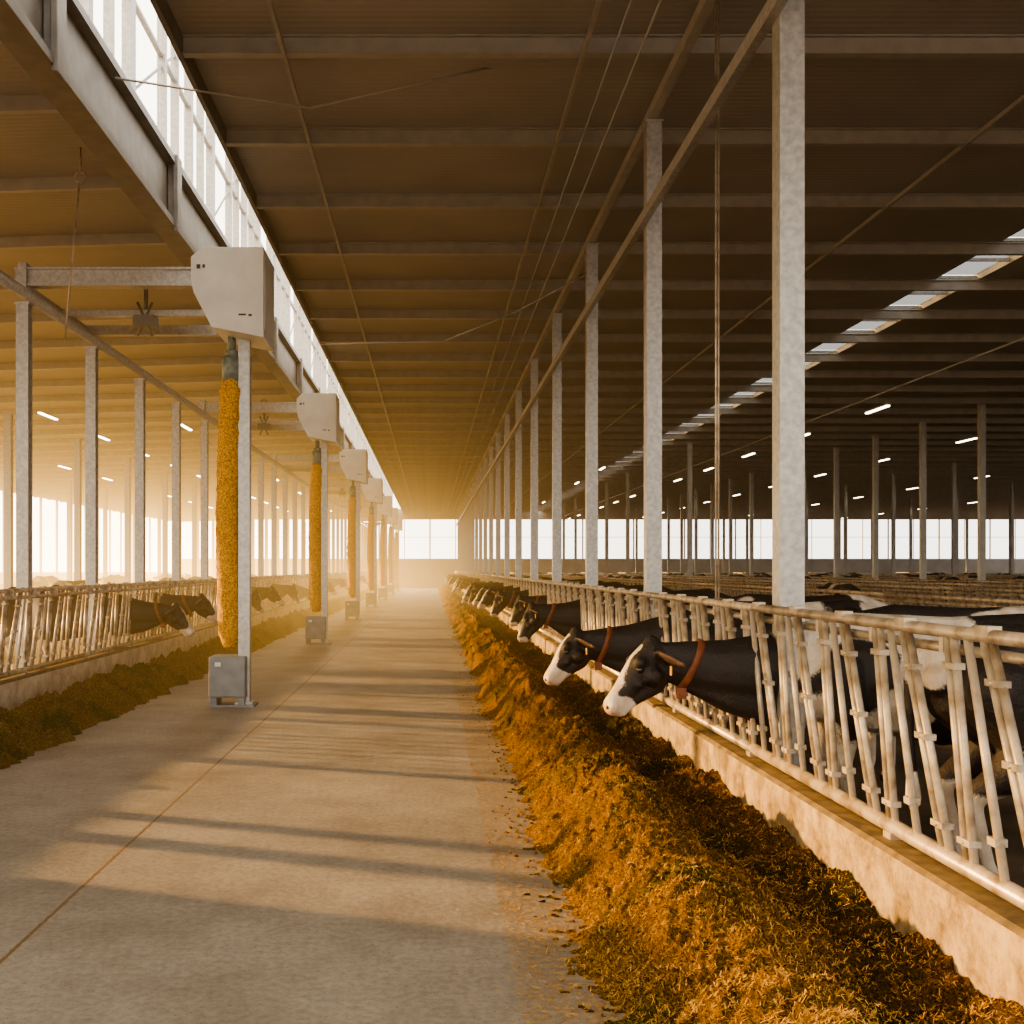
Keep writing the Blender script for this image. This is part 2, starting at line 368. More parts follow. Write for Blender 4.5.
# ------------------------------------------------------------ lamps
lm_body = MB().box(-.05, .05, 0, 1.3, .03, .07).mesh('lamp_body', M['galv'], .006)
lm_tube = MB().box(-.04, .04, .03, 1.27, 0, .03).mesh('lamp_tube', M['lamp'])
lm_rod = MB().tube((0, .65, .07), (0, .65, .36), .006, 6).mesh('lamp_rod', M['galv'])
def lamp_thing(loc):
    e = obj('strip_lamp', None, loc, 'lit white linear strip lamp hanging under the roof', 'lamp', 'strip lamps')
    obj('lamp_housing', lm_body, parent=e); obj('lamp_tube', lm_tube, parent=e); obj('hanging_rod', lm_rod, parent=e)
    return e
L0 = lamp_thing((10.55, 25.3, 5.42))
for X, z, y0, st, n in [(10.55, 5.42, 30.6, 5.2, 12), (7.3, 5.9, 46, 8, 5), (16.9, 5.7, 34, 6.5, 9), (24.4, 5.7, 48, 7, 6),
                        (-9.6, 5.5, 27, 4.6, 14), (-13.5, 5.4, 40, 5.4, 10), (-6.8, 5.6, 30, 9, 7), (33.4, 5.7, 60, 7, 5)]:
    for i in range(n): copy_thing(L0, (X, y0 + i * st, z))

# ------------------------------------------------------------ curbs
for x0, x1, s in ((2.0, 2.23, 1), (-4.88, -4.58, -1)):
    m = MB()
    if s > 0: prof = [(x0, -.1), (x1, -.1), (x1, CURB), (x0 + .02, CURB), (x0, CURB - .02)]
    else: prof = [(x0, -.1), (x1, -.1), (x1, CURB - .02), (x1 - .02, CURB), (x0, CURB)]
    m.prism_y(prof, -3, YE)
    obj('feed_curb', m.mesh('curb', M['curb'] if s > 0 else M['curb_filled']), (0, 0, 0), 'low weathered concrete curb under the feed fence', 'curb', 'feed lane curbs')
def shade_panel(y0, y1, h):  # unseen board panels added left of frame to shape sun bands on the floor
    m = MB(); z = CURB + .01
    while z < h - .05:
        m.box(-.02, .02, 0, y1 - y0, z, min(z + .17, h)); z += .175
    m.box(.02, .06, .02, .1, CURB, h).box(.02, .06, y1 - y0 - .1, y1 - y0 - .02, CURB, h)
    obj('unseen_shade_panel', m.mesh('shade_panel', M['board']), (-4.74, y0, 0), 'unseen board panel added to shade the lane floor', 'shade_panel', 'unseen shade panels')
shade_panel(-2.5, 2.4, 1.3); shade_panel(2.45, 6.95, 1.3); shade_panel(7.75, 8.0, 1.3); shade_panel(8.4, 8.6, 1.3)

# ------------------------------------------------------------ headlock fence
ST = .73
FX = 2.125
ZT = 1.43
def slant(y0, y1, half, r, clamps):
    m = MB()
    a, b = Vector((0, y0, .53)), Vector((0, y1, ZT))
    for dy in (-half, half): m.tube(a + Vector((0, dy, 0)), b + Vector((0, dy, 0)), r, 8)
    for t in clamps:
        c = a.lerp(b, t); m.box(-.024, .024, c.y - half - .022, c.y + half + .022, c.z - .013, c.z + .013)
        m.tube((-.034, c.y, c.z), (.034, c.y, c.z), .009, 6)
    return m, b
dvm, _ = slant(0, .17, .029, .018, (.1, .86))
lkm, b = slant(.20, .60, .031, .018, (.12, .5, .82))
lkm.box(-.028, .028, b.y - .05, b.y + .05, b.z + .01, b.z + .05)
sgm = MB().tube((0, .47, .53), (0, .76, ZT), .018, 8).box(-.024, .024, .50, .56, .66, .69)
dv = dvm.mesh('divider', M['rail']); lk = lkm.mesh('locking', M['rail']); sg = sgm.mesh('single', M['rail'])
toprail = MB().tube((.0, 0, ZT + .01), (.0, BAY, ZT + .01), .028, 12).tube((.05, 0, ZT - .065), (.05, BAY, ZT - .065), .022, 10)
for i in range(6): toprail.box(-.012, .06, i * ST - .018 + .27, i * ST + .018 + .27, ZT - .08, ZT + .03)
toprail = toprail.mesh('top_rail', M['rail'])
botrail = MB().tube((0, 0, .515), (0, BAY, .515), .036, 12)
for i in (0, 3): botrail.box(-.045, .045, i * ST - .04, i * ST + .04, CURB - .002, CURB + .03)
botrail = botrail.mesh('bottom_rail', M['rail'])
FL = 'worn galvanised headlock feed fence section on the curb'
F0 = obj('headlock_fence', None, (FX, 7.2 - BAY, 0), FL, 'fence', 'headlock fence sections')
obj('top_rail', toprail, parent=F0); obj('bottom_rail', botrail, parent=F0)
for i in range(6):
    obj('divider_bar', dv, (0, i * ST + .04, 0), parent=F0); obj('locking_bar', lk, (0, i * ST + .04, 0), parent=F0)
    obj('slanted_bar', sg, (0, i * ST + .04, 0), parent=F0)
for i in range(1, 8): copy_thing(F0, (FX, 7.2 + (i - 1) * BAY, 0))
for i in range(2, 8): copy_thing(F0, (-4.72, 7.2 + (i - 1) * BAY - 1, 0))
fm = MB()
fm.tube((0, 0, 1.44), (0, BAY, 1.44), .03, 6).tube((0, 0, 1.365), (0, BAY, 1.365), .022, 6).tube((0, 0, .5), (0, BAY, .5), .036, 6)
for i in range(6):
    o = i * ST + .04
    for dy in (-.03, .03): fm.tube((0, o + dy, .5), (0, o + dy + .17, 1.43), .019, 5); fm.tube((0, o + dy + .20, .5), (0, o + dy + .60, 1.47), .019, 5)
    fm.tube((0, o + .47, .5), (0, o + .76, 1.43), .019, 5)
far = fm.mesh('fence_far', M['rail'])
for i in range(8, 21): obj('headlock_fence', far, (FX, 7.2 + (i - 1) * BAY, 0), FL, 'fence', 'headlock fence sections')
for i in range(8, 21): obj('headlock_fence', far, (-4.72, 6.2 + (i - 1) * BAY, 0), FL, 'fence', 'headlock fence sections')
for X, i0 in ((6.6, 2), (9.7, 3), (12.4, 4), (15.5, 4), (19, 6), (24.6, 7), (30, 8), (38, 10)):
    for i in range(i0, 20): obj('headlock_fence', far, (X, 7.2 + (i - 1) * BAY, -.12), 'brownish headlock fence section across the cattle pen', 'fence', 'inner pen fences')
for i in range(6, 20): obj('headlock_fence', far, (-12.5, 7.2 + (i - 1) * BAY, -.45), 'hazy headlock fence section across the pen', 'fence', 'inner pen fences')

# ------------------------------------------------------------ feed
def nz(x, y, z=0.0): return noise.noise(Vector((x, y, z)))
def feed_h_r(x, y):
    xw = x + .05 * nz(x * 4, y * 4, 31); yw = y + .08 * nz(x * 4, y * 4, 37)
    xe = .68 + .15 * nz(yw * .8, 3.1) + .11 * nz(x * 2, yw * 2.1, 7.7) + .07 * nz(x * 9, y * 9, 41) + .03 * nz(x * 24, y * 24, 43)
    cx = 1.17 + .12 * nz(y * .8, 9.2)
    hc = .34 + .16 * nz(y * 1.3, 1.3)
    vx = 1.62 + .08 * nz(y, 5)
    if x < xe: 
        base = -.06 * (xe - x) / .1
        c = nz(x * 26, y * 26, 51) - .14 - (xe - x) * 1.9
        if c > 0: base = min(.012, c * .1)
    elif x < cx:
        t = (x - xe) / (cx - xe); base = hc * (.55 * math.sin(t * math.pi / 2) + .45 * t * t * (3 - 2 * t))
    elif x < vx:
        t = (x - cx) / (vx - cx); base = hc + (.12 - hc) * (.5 - .5 * math.cos(t * math.pi))
    else:
        base = .12 + .08 * (x - vx) / .34
    amp = max(0, min(1, (x - xe) / .2))
    if x > 1.85: amp *= .7
    ridg = abs(nz(xw * 7, yw * 7, 4))
    return base + amp * (.13 * nz(x * 2.4, y * 2.4, 2) + .02 - .08 * (.25 - ridg) * (ridg < .25) + .045 * nz(xw * 10, yw * 10, 16) + .034 * nz(xw * 20, yw * 20, 18) + .026 * nz(x * 42, y * 42, 8) + .020 * nz(x * 80, y * 80, 9))
def feed_h_l(x, y):
    u = -x
    xe = 3.60 + .16 * nz(y * .8, 13.1) + .09 * nz(y * 3, 2) + .06 * nz(x * 9, y * 9, 41)
    cx = 4.12; hc = .28 + .12 * nz(y * 1.1, 21)
    if u < xe: base = -.06 * (xe - u) / .1
    elif u < cx: base = hc * math.sin((u - xe) / (cx - xe) * math.pi / 2) ** .9
    else: base = hc - .24 * (u - cx) / .42
    amp = max(0, min(1, (u - xe) / .12))
    return base + amp * (.12 * nz(x * 3, y * 3, 12) + .11 * nz(x * 6, y * 6, 14) + .07 * nz(x * 13, y * 13, 6) + .04 * nz(x * 27, y * 27, 7))
def feed(name, x0, x1, nx, ys, hf, bits, label, m1, m2):
    vs = []; fs = []
    n = nx + 1
    for y in ys:
        for i in range(n):
            x = x0 + (x1 - x0) * i / nx
            vs.append((x, y, hf(x, y)))
    for j in range(len(ys) - 1):
        for i in range(nx):
            a = j * n + i; fs.append((a, a + 1, a + 1 + n, a + n))
    mi = [0] * len(fs)
    rnd = random.Random(3)
    for k in range(bits[0]):
        y = bits[1] + (bits[2] - bits[1]) * rnd.random() ** 1.7
        x = x0 - (bits[3] if rnd.random() < .08 else 0) * rnd.random() ** 2 + (x1 - x0 - .01) * rnd.random()
        if x > 1.6 and rnd.random() < .5: continue
        z = hf(x, y)
        if z < -.01:
            if rnd.random() > .5: continue
            z = .002
        else: z += .004
        a = rnd.random() * 6.283; e = rnd.uniform(-.7, 1.0) if z > .01 else .05
        l = rnd.uniform(.008, .030); w = rnd.uniform(.0007, .0018)
        d = Vector((math.cos(a) * math.cos(e), math.sin(a) * math.cos(e), math.sin(e))) * l
        s = Vector((-math.sin(a), math.cos(a), rnd.uniform(-.5, .5))).normalized() * w
        p = Vector((x, y, z)); o = len(vs)
        vs += [tuple(p - d * .5 - s), tuple(p - d * .5 + s), tuple(p + d * .5 + s), tuple(p + d * .5 - s)]
        fs.append((o, o + 1, o + 2, o + 3)); mi.append(1)
    me = bpy.data.meshes.new(name); me.from_pydata(vs, [], fs); me.materials.append(m1); me.materials.append(m2)
    me.polygons.foreach_set('material_index', mi); me.polygons.foreach_set('use_smooth', [m == 0 for m in mi]); me.update()
    obj(name, me, (0, 0, 0), label, 'cattle feed', kind='stuff')
def ylist(y0, k, mn):
    y = y0; r = []
    while y < YE - .1: r.append(y); y += max(mn, k * y)
    return r
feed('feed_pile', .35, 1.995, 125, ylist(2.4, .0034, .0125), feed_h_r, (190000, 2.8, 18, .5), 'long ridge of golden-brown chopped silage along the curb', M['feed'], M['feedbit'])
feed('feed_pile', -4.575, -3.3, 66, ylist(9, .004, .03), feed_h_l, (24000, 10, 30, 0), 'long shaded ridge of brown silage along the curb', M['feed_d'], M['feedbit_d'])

# ------------------------------------------------------------ feed dispensers
def smooth_tube_mesh():
    bm = bmesh.new(); nseg, nr = 90, 28; rings = []
    z0, z1 = .72, 4.02
    for j in range(nseg + 1):
        t = j / nseg; z = z0 + (z1 - z0) * t
        r = .14 * min(1, .55 + t * 9) * (1 if t < .97 else .85)
        cx = -.04 * math.sin(t * math.pi) - .02 * (1 - t)
        ring = []
        for i in range(nr):
            a = 2 * math.pi * i / nr
            rr = r + .016 * noise.noise(Vector((math.cos(a) * 3, math.sin(a) * 3, z * 14))) + .012 * noise.noise(Vector((math.cos(a) * 9, math.sin(a) * 9, z * 40)))
            ring.append(bm.verts.new((cx + math.cos(a) * rr, math.sin(a) * rr, z)))
        rings.append(ring)
    for j in range(nseg):
        for i in range(nr): bm.faces.new((rings[j][i], rings[j][(i + 1) % nr], rings[j + 1][(i + 1) % nr], rings[j + 1][i])).smooth = True
    bm.faces.new(rings[0][::-1]); bm.faces.new(rings[-1])
    me = bpy.data.meshes.new('bristle_tube'); bm.to_mesh(me); bm.free(); me.materials.append(M['bristle']); return me
house = MB().prism_y([(-.41, 5.16), (-.38, 5.0), (-.16, 4.58), (.46, 4.46), (.46, 5.54), (-.28, 5.54), (-.41, 5.42)], -.45, .45).mesh('housing', M['paint_w'], .006)
seam = MB().box(.458, .470, -.38, .38, 4.56, 5.46).mesh('side_cover', M['paint_w'], .004)
pole = MB().box(.09, .23, -.07, .07, .05, 4.52).box(.05, .27, -.1, .1, .0, .052).mesh('pole', M['galv'])
tubeb = smooth_tube_mesh()
coll = MB().tube((0, 0, 4.0), (0, 0, 4.3), .12, 20).tube((0, 0, 4.3), (0, 0, 4.38), .085, 16).tube((0, 0, 4.38), (0, 0, 4.58), .05, 14).mesh('coupling', M['teal'])
base = MB().box(-.25, .2, -.2, .2, .12, .62).mesh('base_box', M['grey_box'], .018)
feet = MB()
for sx in (-.2, .14): feet.box(sx - .04, sx + .04, -.16, .16, 0, .12)
feet.box(-.24, .3, -.18, .18, 0, .025)
feet = feet.mesh('base_feet', M['grey_box'])
plate = MB().box(-.17, -.1, -.21, -.2, .5, .55).mesh('plate', M['paint_w'])
arm = MB().box(-2.66, -.40, -.09, .09, 5.17, 5.20).box(-2.66, -.40, -.09, .09, 5.37, 5.4).box(-2.66, -.40, -.06, .06, 5.2, 5.37).box(-2.6, -2.50, -.12, .12, 5.05, 5.45).mesh('support_arm', M['galv'])
arm2 = MB().box(-2.6, -.3, 2.2, 2.32, 5.05, 5.19).box(-2.6, -2.48, 0, 2.3, 5.1, 5.18).box(-.30, -.22, .3, 2.3, 5.05, 5.15).box(-2.5, -.3, 1.1, 1.2, 5.07, 5.15).mesh('cross_frame', M['galv'])
clamp = MB()
clamp.box(-1.5, -1.22, 1.02, 1.28, 4.93, 5.07).tube((-1.36, 1.15, 5.05), (-1.36, 1.15, 5.5), .03, 8).tube((-1.46, 1.1, 4.8), (-1.26, 1.1, 5.25), .02, 6).tube((-1.26, 1.1, 4.8), (-1.46, 1.1, 5.25), .02, 6)
pts = [Vector((-1.36 + .08 * math.cos(a), 1.1, 5.55 + .08 * math.sin(a))) for a in [i * math.pi / 5 for i in range(11)]]
clamp.path(pts, .012, 6)
clamp = clamp.mesh('pulley', M['girder'])
LD = 'pale dispenser housing on a pole with an orange hanging tube'
D0 = obj('feed_dispenser', None, (-2.45, 13.6, 0), LD, 'feed dispenser', 'feed dispensers along the lane')
parts = [('housing', house), ('side_cover', seam), ('pole', pole), ('hanging_tube', tubeb), ('tube_coupling', coll), ('base_box', base), ('base_foot', feet),
         ('nameplate', plate), ('support_arm', arm), ('cross_frame', arm2), ('pulley', clamp)]
for (a, b_, w, h) in [(-.34, 5.28, .045, .05), (-.27, 5.29, .03, .04), (.16, 4.72, .09, .02), (.28, 4.71, .04, .025)]:
    parts.append(('marking', MB().box(a, a + w, -.458, -.449, b_, b_ + h).mesh('mark', M['dark'])))
for n, me in parts:
    o = obj(n, me, parent=D0)
    if n == 'hanging_tube': o['label'] = 'granular orange-yellow hanging tube'
for y in (24.6, 36, 47.5, 59, 70.5, 82): copy_thing(D0, (-2.52, y, 0))
rp = MB().tube((.16, 0, 1.75), (0, 0, 0), .012, 6)
rp.path([Vector((.17 + .06 * math.cos(a), 0, 1.78 + .06 * math.sin(a))) for a in [i * math.pi / 5 for i in range(11)]], .014, 6)
rp.tube((.17, 0, 1.84), (.17, 0, 2.1), .012, 6)
obj('hanging_rope', rp.mesh('rope', M['rail']), (-3.95, 11.9, 4.15), 'thin pale rope with hook hanging from lower roof', 'rope')

# ------------------------------------------------------------ cows
def build_cow(seed, poll, theta, yaw=0.0, white=.0, face=.0):
    bm = bmesh.new()
    def ball(c, r):
        r = Vector(r) if hasattr(r, '__len__') else Vector((r, r, r))
        mt = Matrix.Translation(Vector(c)) @ Matrix.Diagonal((r.x, r.y, r.z, 1))
        bmesh.ops.create_icosphere(bm, subdivisions=2, radius=1, matrix=mt)
    def chain(pts, ysc=1.0, zsc=1.0):
        for (a, ra), (b, rb) in zip(pts[:-1], pts[1:]):
            a = Vector(a); b = Vector(b); n = max(2, int((b - a).length / (min(ra, rb) * .28)))
            for i in range(n + 1):
                t = i / n; r = ra + (rb - ra) * t; ball(a.lerp(b, t), (r, r * ysc, r * zsc))
    chain([((.52, 0, .98), .30), ((.9, 0, .97), .37), ((1.35, 0, .93), .41), ((1.75, 0, .98), .38), ((2.05, 0, 1.06), .29)], .86)
    chain([((.45, 0, 1.20), .15), ((.75, 0, 1.27), .14), ((1.4, 0, 1.25), .13), ((2.0, 0, 1.29), .12), ((2.25, 0, 1.22), .1)], 1)
    chain([((1.93, -.21, 1.25), .09), ((1.93, .21, 1.25), .09)]); chain([((2.27, -.1, 1.1), .09), ((2.27, .1, 1.1), .09)])
    ball((1.78, 0, .62), (.2, .17, .15)); ball((.34, 0, .80), (.17, .15, .2))
    for s in (-1, 1):
        chain([((.60, .17 * s, 1.02), .17), ((.62, .21 * s, .76), .12), ((.64, .2 * s, .66), .09), ((.62, .19 * s, .42), .058), ((.64, .19 * s, .38), .05), ((.65, .19 * s, .16), .036), ((.64, .19 * s, .11), .043), ((.61, .19 * s, .045), .05)])
        chain([((2.02, .17 * s, 1.05), .21), ((1.86, .23 * s, .78), .15), ((1.98, .23 * s, .62), .1), ((2.16, .21 * s, .5), .06), ((2.14, .21 * s, .42), .048), ((2.08, .21 * s, .17), .038), ((2.07, .21 * s, .12), .044), ((2.03, .21 * s, .045), .052)])
    chain([((2.3, 0, 1.26), .05), ((2.4, 0, 1.1), .035), ((2.4, 0, .8), .025), ((2.39, 0, .62), .028), ((2.38, 0, .45), .045), ((2.38, 0, .38), .02)])
    P = Vector((poll[0], 0, poll[1])); R = Matrix.Rotation(yaw, 3, 'Z')
    d = R @ Vector((-math.cos(theta), 0, -math.sin(theta))); up = R @ Vector((-math.sin(theta), 0, math.cos(theta))); sd = R @ Vector((0, 1, 0))
    def hp(a, b, c=0): return P + d * a * .94 + up * b + sd * c
    nb = Vector((.45, 0, 1.02)); mid = nb.lerp(P, .52) + Vector((0, 0, -.06))
    chain([((.40, 0, 1.19), .12), (tuple(nb.lerp(P, .5) + Vector((0, 0, .05))), .09), (hp(.0, -.04), .075)], .8)
    chain([(nb, .28), (mid, .19), (hp(.0, -.10), .115)], .66, 1.0)
    chain([((.30, 0, .78), .17), (tuple(mid + Vector((.05, 0, -.17))), .13), (tuple(hp(.03, -.20)), .06)], .62)
    chain([(hp(-.01, -.03), .088), (hp(.10, -.035), .102), (hp(.20, -.04), .094), (hp(.32, -.045), .076), (hp(.40, -.05), .074), (hp(.455, -.055), .076)], .95)
    chain([(hp(.06, -.16), .088), (hp(.15, -.17), .088), (hp(.28, -.14), .062), (hp(.38, -.115), .052), (hp(.45, -.112), .050)], .78)
    ball(hp(.47, -.055, 0), (.056, .078, .058))
    for s in (-1, 1):
        ball(hp(.12, .012, .08 * s), .042); ball(hp(.13, -.12, .075 * s), .066); ball(hp(.24, -.075, .065 * s), .034)
        ball(hp(.465, -.04, .043 * s), .040)
        e0 = hp(.0, -.05, .07 * s); e1 = hp(-.02, -.14, .30 * s)
        ax = (e1 - e0).normalized()
        for i in range(13):
            t = i / 12; w = .030 + .060 * math.sin(min(1, t * 1.02 + .08) * math.pi) ** .8
            p = e0.lerp(e1, t)
            rot = Matrix((ax, d, ax.cross(d).normalized())).transposed().to_4x4()
            bmesh.ops.create_icosphere(bm, subdivisions=2, radius=1, matrix=Matrix.Translation(p) @ rot @ Matrix.Diagonal((.028, .017, w, 1)))
    ball(hp(-.06, .01), (.055, .05, .05))
    me = bpy.data.meshes.new('cow_raw'); bm.to_mesh(me); bm.free()
    o = bpy.data.objects.new('tmp', me); COL.objects.link(o)
    md = o.modifiers.new('r', 'REMESH'); md.mode = 'VOXEL'; md.voxel_size = .0135; md.use_smooth_shade = True
    s = o.modifiers.new('s', 'SMOOTH'); s.factor = .5; s.iterations = 6
    dg = bpy.context.evaluated_depsgraph_get(); ev = o.evaluated_get(dg)
    out = bpy.data.meshes.new_from_object(ev); out.name = 'cow_body'
    bpy.data.objects.remove(o)
    out.materials.clear(); out.materials.append(M['cow'])
    at = out.attributes.new('coat', 'FLOAT_VECTOR', 'POINT')
    data = []
    nrm = out.vertex_normals
    for i, v in enumerate(out.vertices):
        p = v.co; q = p - P; a = q.dot(d); b = q.dot(up); cc = q.dot(sd)
        pink = 0
        if p.x < .15:
            wob = .025 * noise.noise(p * 11 + Vector((seed, 0, 0)))
            val = -.3
            blaze = (.026 + face * .03 + .045 * max(0, (a - .14) * 3)) - abs(cc) + wob
            if a > -.0 and nrm[i].vector.dot(up) > .15 and abs(cc) < .14: val = max(val, blaze * 6)
            mz = (a - .375 + face * .12 - b * .20 + wob * 2.5) * 5
            if a > .1: val = max(val, mz)
            if a > .42: pink = max(0, min(.85, (a - .44) * 16))
            if a < .0: val = -.3
            if abs(cc) > .16 and -.09 < a < .09 and b > -.26: val = -.3; pink = .22
        else:
            n = noise.noise(Vector((p.x * 1.7 + seed * 3.1, p.y * .9 + seed, p.z * 1.5 + seed * 1.7))) + .12 * noise.noise(p * 7 + Vector((seed, 1, 1)))
            val = n * 1.2 + white - .06
            if p.x < .5: val -= (.5 - p.x) * 2.2
            val = max(val, (.52 - p.z) * 3)
            if p.z < .07: val = -.2
            if p.x > 2.33 and p.z < .6: val = .3
            if 1.62 < p.x < 1.95 and p.z < .62 and abs(p.y) < .15: pink = .8
        data += [max(0, min(1, .5 + val)), pink, 0]
    at.data.foreach_set('vector', data)
    bvh = BVHTree.FromPolygons([v.co.copy() for v in out.vertices], [tuple(p.vertices) for p in out.polygons])
    def sph(m, c, r, n=10):
        vs = []; fs = []
        for j in range(1, n):
            th = math.pi * j / n
            for i in range(2 * n):
                ph = math.pi * i / n; vs.append(Vector(c) + Vector((math.sin(th) * math.cos(ph), math.sin(th) * math.sin(ph), math.cos(th))) * r)
        for j in range(n - 2):
            for i in range(2 * n): fs.append((j * 2 * n + i, j * 2 * n + (i + 1) % (2 * n), (j + 1) * 2 * n + (i + 1) % (2 * n), (j + 1) * 2 * n + i))
        fs.append(tuple(range(2 * n))); fs.append(tuple(range((n - 2) * 2 * n, (n - 1) * 2 * n))[::-1]); m.add(vs, fs, True)
    def surf(c, dr):
        h = bvh.ray_cast(Vector(c) + Vector(dr) * .5, -Vector(dr)); return h[0] if h[0] else Vector(c)
    parts = []
    for s in (-1, 1):
        p = surf(hp(.16, -.04), (sd * s + up * .25).normalized())
        e = MB(); sph(e, p - sd * s * .010, .024); parts.append(('eye', e.mesh('eye', M['eye'])))
        p = surf(hp(.46, -.04, .035 * s), (d + up * .5).normalized())
        e = MB(); sph(e, p - d * .006, .014, 8); parts.append(('nostril', e.mesh('nostril', M['dark'])))
    ax = (nb - P).normalized(); cc0 = P.lerp(nb, .26) + Vector((0, 0, -.10)); ax = (ax + Vector((0, 0, -.30))).normalized()
    u = ax.cross(Vector((0, 1, 0))).normalized()
    rad = []; K = 40
    for i in range(K):
        t = 2 * math.pi * i / K; o_ = u * math.cos(t) + Vector((0, 1, 0)) * math.sin(t)
        h = bvh.ray_cast(cc0 + o_ * .6, -o_); rad.append(min((h[0] - cc0).length if h[0] else .18, .29))
    for _ in range(3): rad = [max(rad[i], (rad[i - 1] + rad[(i + 1) % K]) / 2) for i in range(K)]
    vs = []; fs = []; low = None
    for i in range(K):
        t = 2 * math.pi * i / K; o_ = u * math.cos(t) + Vector((0, 1, 0)) * math.sin(t); r = rad[i]
        for (dx, k) in ((-.024, .009), (.024, .009), (.024, -.012), (-.024, -.012)): vs.append(cc0 + ax * dx + o_ * (r + k))
        q = cc0 + o_ * r
        if low is None or q.z < low.z: low = q
    for i in range(K):
        for j in range(4): fs.append((i * 4 + j, i * 4 + (j + 1) % 4, ((i + 1) % K) * 4 + (j + 1) % 4, ((i + 1) % K) * 4 + j))
    cm = MB(); cm.add(vs, fs, True); cm.box(low.x - .03, low.x + .03, -.035, .035, low.z - .065, low.z + .01)
    parts.append(('collar', cm.mesh('collar', M['collar'])))
    tg = MB(); ep = hp(.012, -.13, -.21); tg.box(ep.x - .02, ep.x - .012, ep.y - .02, ep.y + .02, ep.z - .06, ep.z)
    parts.append(('ear_tag', tg.mesh('ear_tag', M['tag'], .001)))
    return out, parts
VAR = [build_cow(1.3, (-.60, 1.16), math.radians(50), .18, .0, .25), build_cow(4.7, (-.60, 1.06), math.radians(54), .05, -.1, .35),
       build_cow(8.2, (-.50, .90), math.radians(58), 0, -.02, .2), build_cow(12.9, (-.40, 1.25), math.radians(32), .25, -.08, 0),
       build_cow(21.4, (-.52, 1.12), math.radians(66), -.25, -.15, -.5)]
def cow(v, loc, label, rot=0, full=True, group='cows at the feed fence'):
    body, parts = VAR[v]
    e = obj('cow', body, loc, label, 'cow', group, rot=rot)
    if full:
        for n, me in parts: obj(n, me, parent=e)
    return e
cow(0, (2.04, 7.28, 0), 'black and white cow with white muzzle and brown collar')
cow(1, (1.93, 10.2, 0), 'black cow with white face and brown collar reaching over silage')
cow(3, (2.9, 12.6, 0), 'black and white cow standing behind the headlock fence', group='cows in the pen')
cow(4, (1.95, 15.6, 0), 'black cow with lowered head eating at the curb')
yy = 20.0; k = 0
rnd = random.Random(11)
while yy < 88:
    v = rnd.choice([0, 1, 2, 4, 4, 2, 0])
    cow(v, (2.0 + rnd.uniform(-.2, .2), yy, 0), 'black and white cow eating through the headlock fence', rot=rnd.uniform(-.12, .12), full=yy < 30)
    yy += rnd.choice([1.46, 2.19, 2.92, 3.65]) if yy < 45 else rnd.choice([1.46, 1.46, 2.19, 2.92])
    k += 1
cow(0, (5.0, 5.75, 0), 'black and white cow standing with its rump to the fence', rot=math.pi - .1, group='cows in the pen', full=False)
cow(4, (5.1, 4.6, 0), 'black and white cow standing with its rump to the fence', rot=math.pi + .1, group='cows in the pen', full=False)
cow(2, (3.0, 8.9, 0), 'white patched cow behind the fence bars', group='cows in the pen')
spots = [(X, Y) for X in (7.9, 14.0, 17.3, 22, 28, 34) for Y in range(12, 80, 4) if Y > 10 + X * .9]
rnd.shuffle(spots)
for X, Y in spots[:42]:
    cow(rnd.choice([2, 3, 1, 4]), (X + rnd.uniform(-.2, .2), Y + rnd.uniform(-.3, .3), 0), 'black and white cow standing in the open pen', rot=1.57 + rnd.uniform(-.2, .2), full=False, group='cows in the pen')
for v, Y, full in [(1, 17.4, True), (0, 19.4, True), (4, 25.8, True), (0, 28.0, False), (4, 33, False), (2, 38, False), (1, 44, False), (0, 50, False), (1, 57, False), (0, 66, False)]:
    cow(v, (-4.6, Y, 0), 'dark cow leaning through the headlock fence to eat', rot=math.pi, full=full, group='cows across the lane')
for i in range(9):
    cow(rnd.choice([1, 3]), (rnd.choice([-14.5, -8.5]) + rnd.uniform(-.3, .3), 24 + i * 5, 0), 'dark cow standing in the hazy pen', rot=rnd.choice([1.57, -1.57]) + rnd.uniform(-.3, .3), full=False, group='cows across the lane')

# ------------------------------------------------------------ haze: glowing volume standing in for sunlight scattered in the barn air
hm = bpy.data.materials.new('glowing_haze'); hm.use_nodes = True; nt = hm.node_tree; nt.nodes.clear()
out = nt.nodes.new('ShaderNodeOutputMaterial'); em = nt.nodes.new('ShaderNodeEmission')
tc = nt.nodes.new('ShaderNodeTexCoord'); sp = nt.nodes.new('ShaderNodeSeparateXYZ'); nt.links.new(tc.outputs['Object'], sp.inputs[0])
mr = nt.nodes.new('ShaderNodeMapRange'); mr.interpolation_type = 'SMOOTHSTEP'
mr.inputs['From Min'].default_value = 7; mr.inputs['From Max'].default_value = -21; mr.inputs['To Min'].default_value = .0005; mr.inputs['To Max'].default_value = .085
mz = nt.nodes.new('ShaderNodeMapRange'); mz.inputs['From Min'].default_value = .5; mz.inputs['From Max'].default_value = 6.2; mz.inputs['To Min'].default_value = 1.2; mz.inputs['To Max'].default_value = .18
nt.links.new(sp.outputs['Z'], mz.inputs['Value'])
my = nt.nodes.new('ShaderNodeMapRange'); my.inputs['From Min'].default_value = 9; my.inputs['From Max'].default_value = 34; my.inputs['To Min'].default_value = .2; my.inputs['To Max'].default_value = 1
nt.links.new(sp.outputs['Y'], my.inputs['Value'])
da = nt.nodes.new('ShaderNodeAttribute'); da.attribute_name = 'density'
def mul(a, b):
    m = nt.nodes.new('ShaderNodeMath'); m.operation = 'MULTIPLY'; nt.links.new(a, m.inputs[0]); nt.links.new(b, m.inputs[1]); return m.outputs[0]
nt.links.new(sp.outputs['X'], mr.inputs['Value'])
